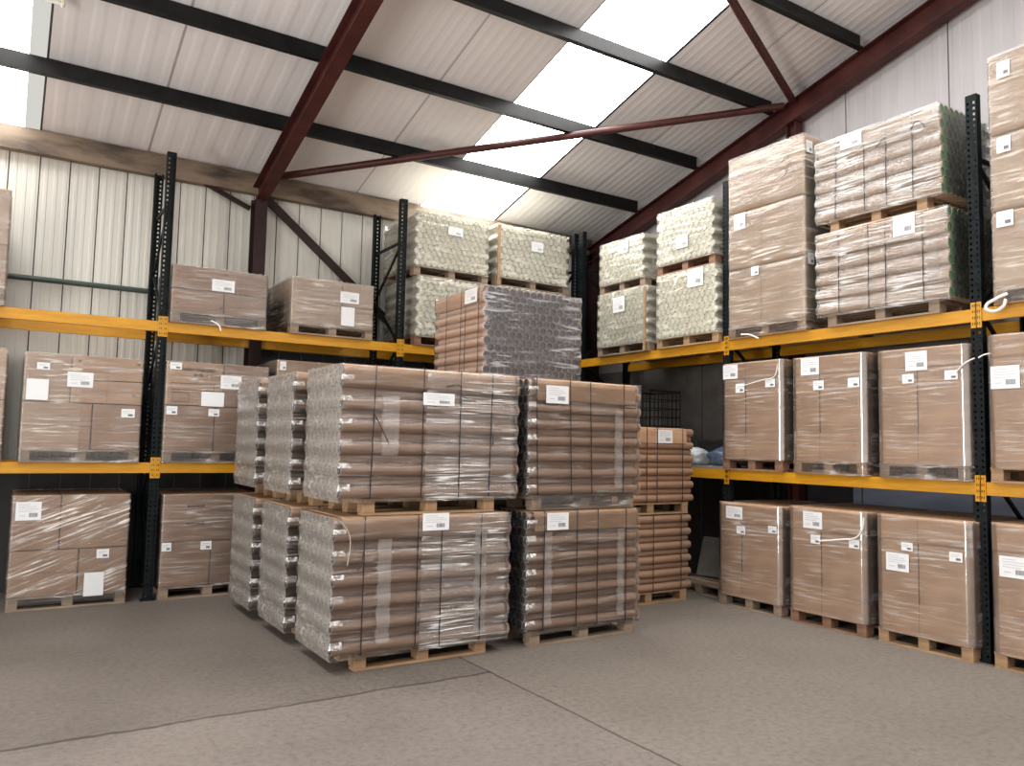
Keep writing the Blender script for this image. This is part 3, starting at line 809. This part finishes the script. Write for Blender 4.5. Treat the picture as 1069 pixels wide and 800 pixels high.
# --- right rack cream tubes
b = RB2
def rl(root, y0, zb, rows, v=-.010):
    for a, z1, c, z0 in rows: label(root, y0-a, z1-zb, y0-c, z0-zb, v)
r, _, zt = cream_load('lower left of the four cream tube loads on the right racking', (-.06, -.60, b), RR, 1.03, 1.0, .080, 10, gc, 'wood_old', post=.99)
rl(r, -.60, b, [(-.959, 3.74, -1.20, 3.53)], -.022)
r, _, zt2 = cream_load('upper left of the four cream tube loads, smallest and nearest the corner', (-.05, -.62, b+zt+.005), RR, .93, 1.0, .080, 8, gc, 'wood_old')
rl(r, -.62, b+zt+.005, [(-1.047, 4.498, -1.246, 4.33)], -.022)
r, _, zt = cream_load('lower right of the four cream tube loads, next to the box tower', (-.06, -1.79, b), RR, 1.03, 1.0, .080, 11, gc, 'wood')
rl(r, -1.79, b, [(-2.359, 3.88, -2.61, 3.66)], -.022)
r, _, zt2 = cream_load('upper right of the four cream tube loads, highest of them', (-.05, -1.78, b+zt+.005), RR, .98, 1.0, .080, 9, gc, 'wood_red')
rl(r, -1.78, b+zt+.005, [(-2.15, 4.34, -2.35, 4.18)], -.022)

# --- box towers
def tower(text, y0, hs, W, lab, tails=True):
    root = thing('box_tower_pallet', text, 'pallet of boxes', (-.05, y0, RB2), RR, 'box towers on the right racking')
    pallet(root, W, 1.0, 'wood', 0, 0)
    z = .13
    for i, h in enumerate(hs):
        bm = bmesh.new(); rounded(bm, W-.012, 1.0, z+.010, z+h-.012, .02, .003, nzz=10)
        bx = obj('carton', bm, [M[kp]], root, loc=(.006+.004*(i % 2), 0, 0))
        bm = bmesh.new(); box(bm, (W*.45, -.0065, z+.02), (W*.45+.003, -.004, z+h-.03)); obj('flap_seam', bm, M['seam'], bx)
        z += h
    stretch_film(root, W, 1.0, .02, z+.003, [F['boxw'], F['palletfilm']], nz=70, gap=.009, r=.025, wr=.006, seed=random.uniform(0, 40),
                 front=lambda zz: .022*max(0, 1-min(abs(zz-.13-hs[0]), abs(zz-.13-hs[0]-hs[1]))/.03), pick=lambda s, u, v, zz: 1 if zz < .12 else 0)
    rl(root, y0, RB2, lab, -.018)
    return root
r = tower('three-high tower of wrapped boxes beside the cream tubes on the right racking', -2.975, (.655, .655, .66), 1.03,
      [(-3.071, 4.391, -3.237, 4.21), (-3.317, 3.744, -3.42, 3.645)])
label(r, 0, 0, .10, .13, rotz=PI/2, pos=(1.03+.016, .07, 1.96)); label(r, 0, 0, .10, .12, rotz=PI/2, pos=(1.03+.016, .08, .76))
random.seed(5)
for j, (u, z) in enumerate(((.66, 1.86), (.72, 1.78), (.70, 1.70))):
    pts = [(u+i*.045, -.013, z+.018*math.sin(i*1.9+j)+i*.006+(.02 if i % 3 == 0 else 0)) for i in range(6)]
    curve_tube('marker_scrawl', pts, .0028, M['slate'], r)
curve_tube('film_tail', [(.2, -.02, .04), (.34, -.04, .02), (.45, -.03, -.03)], .009, M['cord'], r)
r = tower('three-high tower of wrapped boxes at the right edge of the photo', -5.85, (.655, .655, .70), 1.03,
      [(-5.933, 5.024, -6.035, 4.885), (-5.916, 4.371, -6.025, 4.24), (-5.899, 3.741, -6.03, 3.61)])
curve_tube('film_tail', [(.12, -.02, .08), (.04, -.06, .04), (-.03, -.07, -.02), (.02, -.07, -.06), (.10, -.06, -.03), (.12, -.05, .03)], .013, M['cord'], r)

# --- green-ended tubes
gg = 'green-ended tube loads on the right racking'
pkg = lambda s, u, v, z: 1 if s in ('r', 'l') else 0
capg = ('tube_pale', 'rim_green', 'cap_green')
yl = -4.16
r, zb, zt, fo, DD = tube_load('lower of the two green-ended tube loads on the right racking', (-.07, yl, b), RR, 1.33, .92, .0845, 11, 10, capg, gg, pal=(.10, 1.13, .03, .86),
    fmats=('streak', 'clear'), pick=pkg, straps=(.255, .575, .75, 1.11), sheet=(.24, (.0, -.02)), sheet_mat='kraft_pale', wood='wood_old')
label(r, -4.16+4.997, 3.935-b-.02, -4.16+5.205, 3.72-b, -.016)
film_patch(r, 1.15, 1.25, .28, .70, fo, -.012)
b2 = b+zt+.006
r, zb, zt2, fo, DD = tube_load('upper of the two green-ended tube loads, topmost beside the black upright', (-.07, yl, b2), RR, 1.28, .92, .0845, 11, 10, capg, gg, pal=(.14, 1.0, .03, .86),
    fmats=('streak', 'clear'), pick=pkg, straps=((.225, .02), (.545, 0), (.77, 0), (1.03, .0)), sheet=(.15, (.03, -.06)), sheet_mat='kraft_pale', wood='wood')
label(r, .30, zt2-.01, .53, zt2-.15, -.016)
curve_tube('loose_strap_end', [(1.03, -.02, zt2-.17), (1.12, -.07, zt2-.14), (1.19, -.06, zt2-.22)], .004, M['strap'], r)
curve_tube('loose_strap_end', [(.77, -.018, zt2-.16), (.68, -.03, zt2-.25)], .004, M['strap'], r)

# --- bulk boxes on the right racking
gb = 'tall brown bulk boxes on the right racking'
def rlab(y0, zb, rows): return [(y0-a, z1-zb, y0-c, z0-zb) for a, z1, c, z0 in rows]
ys = (-2.885, -3.845, -4.80, -5.79)
b = RB1
T1 = ('leftmost bulk box on the lower beam of the right racking', 'middle bulk box of three on the lower beam of the right racking', 'bulk box left of the near black upright on the lower beam', 'bulk box at the right edge of the photo on the lower beam')
L1 = [[(-2.912, 2.67, -3.123, 2.51), (-3.095, 2.45, -3.218, 2.348), (-3.507, 2.48, -3.633, 2.391)], [(-3.96, 2.665, -4.175, 2.49), (-4.107, 2.426, -4.229, 2.332), (-4.497, 2.432, -4.62, 2.341)],
      [(-5.084, 2.634, -5.285, 2.461), (-5.053, 2.433, -5.16, 2.348), (-5.438, 2.442, -5.551, 2.36)], [(-5.82, 2.449, -6.044, 2.261), (-6.08, 2.46, -6.2, 2.37)]]
Wd = .82
for i in range(4):
    H = (2.685, 2.675, 2.665, 2.71)[i]-b
    r = bulk_box(T1[i], (-.05, ys[i], b), RR, Wd if i < 3 else .86, 1.05, H, ('wood_red', 'wood', 'wood_old', 'wood')[i], gb, rlab(ys[i], b, L1[i]), lid=.17, film_z0=.12 if i in (0, 3) else .0, crease=(.42, .40, .47, .6)[i])
    if i == 0: curve_tube('film_tail', [(.28, -.02, 2.42-b), (.60, -.024, 2.475-b), (.74, -.024, 2.50-b), (.80, -.035, 2.63-b)], .006, M['cord'], r)
    if i == 2: curve_tube('film_tail', [(.74, -.03, 2.42-b), (.84, -.045, 2.50-b), (.90, -.03, 2.53-b)], .006, M['cord'], r)
    if i == 3: curve_tube('film_tail', [(-.06, -.03, 2.53-b), (-.02, -.03, 2.55-b), (.03, -.022, 2.56-b)], .006, M['cord'], r)
T0 = ('leftmost bulk box on the floor under the right racking', 'middle bulk box of three on the floor with a pale film cord across it', 'bulk box on the floor left of the near black upright', 'bulk box on the floor at the right edge of the photo')
L0 = [[(-3.017, 1.09, -3.247, .955), (-3.167, .883, -3.286, .80), (-3.593, .924, -3.70, .85)], [(-4.033, 1.115, -4.252, .95), (-4.12, .89, -4.228, .805), (-4.543, .89, -4.652, .81)],
      [(-5.057, .922, -5.162, .85), (-4.909, .819, -5.124, .66), (-5.482, .89, -5.592, .81)], [(-5.867, .907, -6.10, .74)]]
for i in range(4):
    xf = (-.12, -.13, -.12, -.09)[i]
    r = bulk_box(T0[i], (xf, ys[i]-.01, 0), RR, Wd+.02 if i < 3 else .86, 1.08, (1.125, 1.15, 1.15, 1.16)[i], ('wood_old', 'wood_red', 'wood', 'wood')[i], gb, rlab(ys[i]-.01, 0, L0[i]), lid=(.22, .22, .22, .22)[i], crease=(.40, .45, .47, .6)[i], zbox=.12)
    if i == 1: curve_tube('film_tail', [(.36, -.022, .835), (.62, -.024, .88), (.76, -.026, .91), (.83, -.03, .99), (.85, -.03, 1.10)], .008, M['cord'], r)

# --- brown tube stacks on the floor
gt = 'brown tube loads stacked on the floor'
y0 = -3.52
def glint(z, d, zb=.133):
    ph = ((z-zb)/(1.7321*d)) % 1.0      # 0 at the foot of an outward tube
    return .38 < ph < .62
pkA = lambda s, u, v, z: 2 if s == 'l' else (3 if (s == 'lc' or u < .03) and glint(z, d1) else (0 if u < .665 else 1))
d1 = .0965
xA, xB, xC = -4.845, -4.875, -4.90
G1 = dict(d=d1, rows=12, cols=8, group=gt, fmats=('light', 'streak', 'haze', 'corner'), pick=pkA, wood='wood')
def L_(x0, xs): return [x-x0 for x in xs]
r, zb, zt, fo, DD = tube_load('lower front-left tube load on the floor, nearest the camera', (xA, y0, 0), 0, 1.54, .82, rin=.035, straps=L_(xA, (-4.62, -4.175, -3.965, -3.60)), sheet=(.13, (.05, -.02)), pal=(.20, 1.15, .06, .76), **G1)
label(r, -4.144-xA, 1.165, -3.91-xA, 1.03, -.018)
film_patch(r, .34, .45, .20, .98, fo, -.012); film_patch(r, 1.19, 1.30, .18, 1.02, fo, -.012)
curve_tube('loose_strap_end', [(.22, -.014, .90), (.19, -.03, .80), (.17, -.02, .76)], .004, M['strap'], r)
curve_tube('film_tail', [(.02, -.012, 1.14), (.10, -.02, 1.02), (.09, -.02, .80)], .0016, M['cord'], r)
zu = zt+.008
r, zb, zt2, fo, DD = tube_load('upper front-left tube load, heavily wrapped, with a cardboard sheet on top', (xA+.02, y0, zu), 0, 1.58, .82, rin=.035, straps=[(.235, .02), (.665, 0), (1.0, 0), (1.285, .02)], sheet=(.15, (.0, -.04)), pal=(.20, 1.17, .04, .76), **G1)
label(r, .655, 2.12-zu, .935, 2.02-zu, -.018)
film_patch(r, .32, .46, .46, .92, fo, -.012)
curve_tube('loose_strap_end', [(.245, -.014, .78), (.33, -.03, .62), (.37, -.02, .55)], .004, M['strap'], r)
curve_tube('loose_strap_end', [(.86, -.016, zt2-.13), (.98, -.03, zt2-.12), (1.0, -.018, zt2-.19), (1.06, -.02, zt2-.22)], .004, M['strap'], r)
curve_tube('loose_strap_end', [(1.28, -.018, .70), (1.30, -.03, .62), (1.31, -.02, .55)], .004, M['strap'], r)
for nm, xx, yy in (('middle', xB, -2.50), ('rear', xC, -1.48)):
    for lev, zz in (('lower', 0), ('upper', zu)):
        r, zb, zq, fo, DD = tube_load('%s tube load in the %s of the left row, only its hazy ends showing' % (lev, nm), (xx, yy, zz), 0, 1.54, .82, straps=(.25, .7, 1.2), sheet=(.15, (0.01, 0)), pal=(.20, 1.15, .04, .76), **G1)
# right front stack
d2 = .0827
G2 = dict(d=d2, rows=14, cols=9, group=gt, wood='wood_old')
pkB = lambda s, u, v, z: 2 if (s == 'lc' or (s == 'f' and u < .07)) and glint(z, d2) else (1 if s in ('l', 'r', 'rc') or u > 1.19 else 0)
xD = -3.12
r, zb, zt, fo, DD = tube_load('lower tube load of the front-right stack on the floor', (xD, y0, 0), 0, 1.26, .78, rin=.06, straps=L_(xD, (-2.965, -2.61, -2.375, -2.04)), sheet=(.17, (.05, -.05)), pal=(.05, 1.16, .03, .74), vis_cols=4, fmats=('light', 'clear', 'corner'), pick=pkB, **G2)
label(r, -2.947-xD, 1.134, -2.717-xD, .985, -.018)
film_patch(r, .16, .24, .18, .97, fo, -.012); film_patch(r, .98, 1.06, .18, .97, fo, -.012)
r, zb, zt2, fo, DD = tube_load('upper tube load of the front-right stack with a labelled cardboard sheet', (xD-.01, y0, zu), 0, 1.27, .78, rin=.06, straps=[(.085, -.03), (.45, -.03), (.68, -.03), (1.05, 0)], sheet=(.19, (.05, -.08)), pal=(.06, 1.15, .03, .74), vis_cols=4, fmats=('light', 'clear', 'corner'), pick=pkB, **G2)
label(r, -2.97-xD, 2.247-zu, -2.726-xD, 2.09-zu, -.018)
film_patch(r, .95, 1.04, .18, .90, fo, -.012)
bm = bmesh.new(); box(bm, (.10, .012, .02), (1.16, .016, .11)); obj('film_over_pallet', bm, F['palletfilm'], r)
# hidden support stack behind
for lev, zz in (('lower', 0), ('upper', zu)):
    r, zb, zq, fo, DD = tube_load('%s tube load behind the front-right stack, carrying the dark-ended tubes' % lev, (-2.86, -2.42, zz), 0, 1.27, .78, straps=(.2, .6, 1.0), sheet=(.15, (0, 0)), pal=(.06, 1.15, .03, .74), vis_cols=1, film_on=False, **G2)
# dark-ended load on top, turned ninety degrees
zq += zu+.006
r, zb, zt3, fo, DD = tube_load('topmost tube load turned sideways, its dark round ends facing the camera', (-2.86, -1.12, zq), RR, 1.10, 1.24, .0880, 12, 14, ('tube', 'cap_grey', 'cap_black'), gt, pal=(.08, .94, .05, 1.15),
    fmats=('clear', 'dark'), pick=lambda s, u, v, z: 1 if s in ('r', 'rc') else 0, straps=(.07+.22, .62, .72, 1.0), sheet=(.13, (.02, -.03)), wood='wood_old', film_A=.02)
label(r, .72, zt3-.01, .98, zt3-.16, -.016)
# right rear stack
d3 = .0860
xE = -1.53
G3 = dict(d=d3, rows=11, cols=8, group=gt, wood='wood', vis_cols=3, film_on=False)
r, zb, zt, fo, DD = tube_load('lower tube load of the small stack behind the front-right stack', (xE, -2.62, 0), 0, 1.25, .78, straps=L_(xE, (-1.30, -.86, -.44)), sheet=None, pal=(.06, 1.15, .03, .7), **G3)
r, zb, zt2, fo, DD = tube_load('upper tube load of the small rear stack, tape-strapped with a white label', (xE, -2.62, zt+.012), 0, 1.29, .78, straps=L_(xE, (-1.30, -.965, -.81, -.42)), sheet=(.17, (.1, -.12)), pal=(.08, 1.15, .03, .7), **G3)
label(r, -.807-xE, zt2-.02, -.586-xE, zt2-.17, -.012)

# ================================================================== odds and ends in the rear bay
t = thing('wire_basket', 'dark wire basket on the lower beam behind the rear tube stack', 'basket', (.15, -1.45, RB1+.06))
bm = bmesh.new()
x1, y1, h = .55, .50, .92
for i in range(9):
    z = h*i/8
    for p, q in (((0, 0, z), (x1, 0, z)), ((x1, 0, z), (x1, y1, z)), ((x1, y1, z), (0, y1, z)), ((0, y1, z), (0, 0, z))): prism_between(bm, p, q, rect(.008, .012 if i < 8 else .03))
for i in range(8):
    for p in ((x1*i/7, 0), (x1*i/7, y1), (0, y1*i/7), (x1, y1*i/7)): prism_between(bm, (p[0], p[1], 0), (p[0], p[1], h), rect(.008, .008), up=Vector((0, 1, 0)))
obj('wire_mesh', bm, M['basket'], t)
bm = bmesh.new(); box(bm, (-.02, -.02, -.06), (x1+.02, y1+.02, 0)); obj('base', bm, M['basket'], t)

def sack(text, loc, sx, sy, sz, mat, seed):
    bm = bmesh.new(); bmesh.ops.create_icosphere(bm, subdivisions=4, radius=1)
    for v in bm.verts:
        n = noise.noise(v.co*1.7+Vector((seed, 0, 0)))*.25+abs(noise.noise(v.co*4+Vector((0, seed, 0))))*.22
        c = v.co*(1+n); c = Vector((max(-.85, min(.85, c.x)), max(-.85, min(.85, c.y)), max(-.55, c.z*.8)))
        v.co = Vector((c.x*sx, c.y*sy, (c.z+.55)*sz))
    for f in bm.faces: f.smooth = True
    o = obj('film_sack', bm, M[mat], loc=loc); tag(o, text, 'sack', 'crumpled sacks in the rear bay'); return o
bm = bmesh.new(); box(bm, (0, -2.86, 0), (1.0, -1.5, .03)); 
tag(obj('shelf_board', bm, M['slate'], loc=(0, 0, RB1)), 'grey board laid on the lower beam beside the leftmost bulk box', 'board')
sack('dark blue crumpled sack on the shelf board beside the bulk box', (.28, -2.62, RB1+.03), .17, .20, .16, 'junk_blue', 3)
sack('pale grey crumpled plastic on the shelf board left of the blue sack', (.22, -2.20, RB1+.03), .16, .20, .15, 'junk_grey', 8)
bm = bmesh.new(); box(bm, (.55, -2.86, 0), (1.05, -1.9, .32)); bevel_all(bm, .02, 2)
tag(obj('black_case', bm, M['basket'], loc=(0, 0, RB1+.03)), 'flat black case behind the crumpled sacks on the shelf board', 'case')
t = thing('empty_pallet', 'empty dark pallet on the floor left of the leftmost bulk box', 'pallet', (.05, -2.0, 0), RR); pallet(t, .82, 1.0, 'wood_old')
bm = bmesh.new(); box(bm, (0, 0, 0), (.62, .02, .50)); bevel_all(bm, .004, 1)
tag(obj('leaning_board', bm, M['slate'], loc=(.42, -2.02, .145), rot=(math.radians(-22), 0, -PI/2+.25)), 'grey board leaning on the empty pallet in the dark corner', 'board')

# ================================================================== light, world, camera
w = bpy.data.worlds.new('World'); sc.world = w; w.use_nodes = True
nt = w.node_tree; nt.nodes.clear()
o = N(nt, 'ShaderNodeOutputWorld'); bg = N(nt, 'ShaderNodeBackground'); bg.inputs[1].default_value = 1.0
# bright overcast sky above, brighter glow added below the horizon to light the roof underside
tcw = N(nt, 'ShaderNodeTexCoord'); spw = N(nt, 'ShaderNodeSeparateXYZ'); nt.links.new(tcw.outputs['Generated'], spw.inputs[0])
rw = ramp(nt, spw.outputs[2], [(.0, (1.35, 1.27, 1.19)), (.47, (1.35, 1.27, 1.19)), (.53, (.75, .74, .74)), (1, (.6, .6, .62))])
mw = N(nt, 'ShaderNodeMapRange', inp={'From Min': -1, 'From Max': 1}); nt.links.new(spw.outputs[2], mw.inputs['Value']); nt.links.new(mw.outputs[0], rw.inputs['Fac'])
nt.links.new(rw.outputs[0], bg.inputs[0])
nt.links.new(bg.outputs[0], o.inputs[0])

def area(name, loc, rot, sx, sy, power, col=(1, .97, .93)):
    l = bpy.data.lights.new(name, 'AREA'); l.shape = 'RECTANGLE'; l.size = sx; l.size_y = sy; l.energy = power; l.color = col
    o = bpy.data.objects.new(name, l); C.objects.link(o); o.location = loc; o.rotation_euler = rot; return o
# daylight through the open loading door in the left side of the building, and through the open end behind
area('door_daylight_side', (-10.4, -6.2, 1.9), (0, -PI/2, 0), 3.9, 1.5, 420)
cam = bpy.data.cameras.new('Camera'); co = bpy.data.objects.new('Camera', cam); C.objects.link(co); sc.camera = co
yaw, pitch, roll, f = .5690257, .0778045, .0204306, 820.363
fw = Vector((math.sin(yaw)*math.cos(pitch), math.cos(yaw)*math.cos(pitch), math.sin(pitch)))
r0 = Vector((math.cos(yaw), -math.sin(yaw), 0)); u0 = r0.cross(fw)
rt = r0*math.cos(roll)+u0*math.sin(roll); up = -r0*math.sin(roll)+u0*math.cos(roll)
mt = Matrix((rt, up, -fw)).transposed().to_4x4(); mt.translation = Vector((-6.934805, -9.159914, 1.723023))
co.matrix_world = mt
cam.sensor_width = 36; cam.lens = f/1069*36; cam.clip_start = .05; cam.clip_end = 200

sc.view_settings.view_transform = 'Standard'; sc.view_settings.look = 'None'; sc.view_settings.gamma = 1; sc.view_settings.use_curve_mapping = False
sc.view_settings.exposure = 0.02
sc.cycles.max_bounces = 8; sc.cycles.diffuse_bounces = 4; sc.cycles.glossy_bounces = 3; sc.cycles.transparent_max_bounces = 16
sc.cycles.use_denoising = True; sc.cycles.sample_clamp_indirect = 6
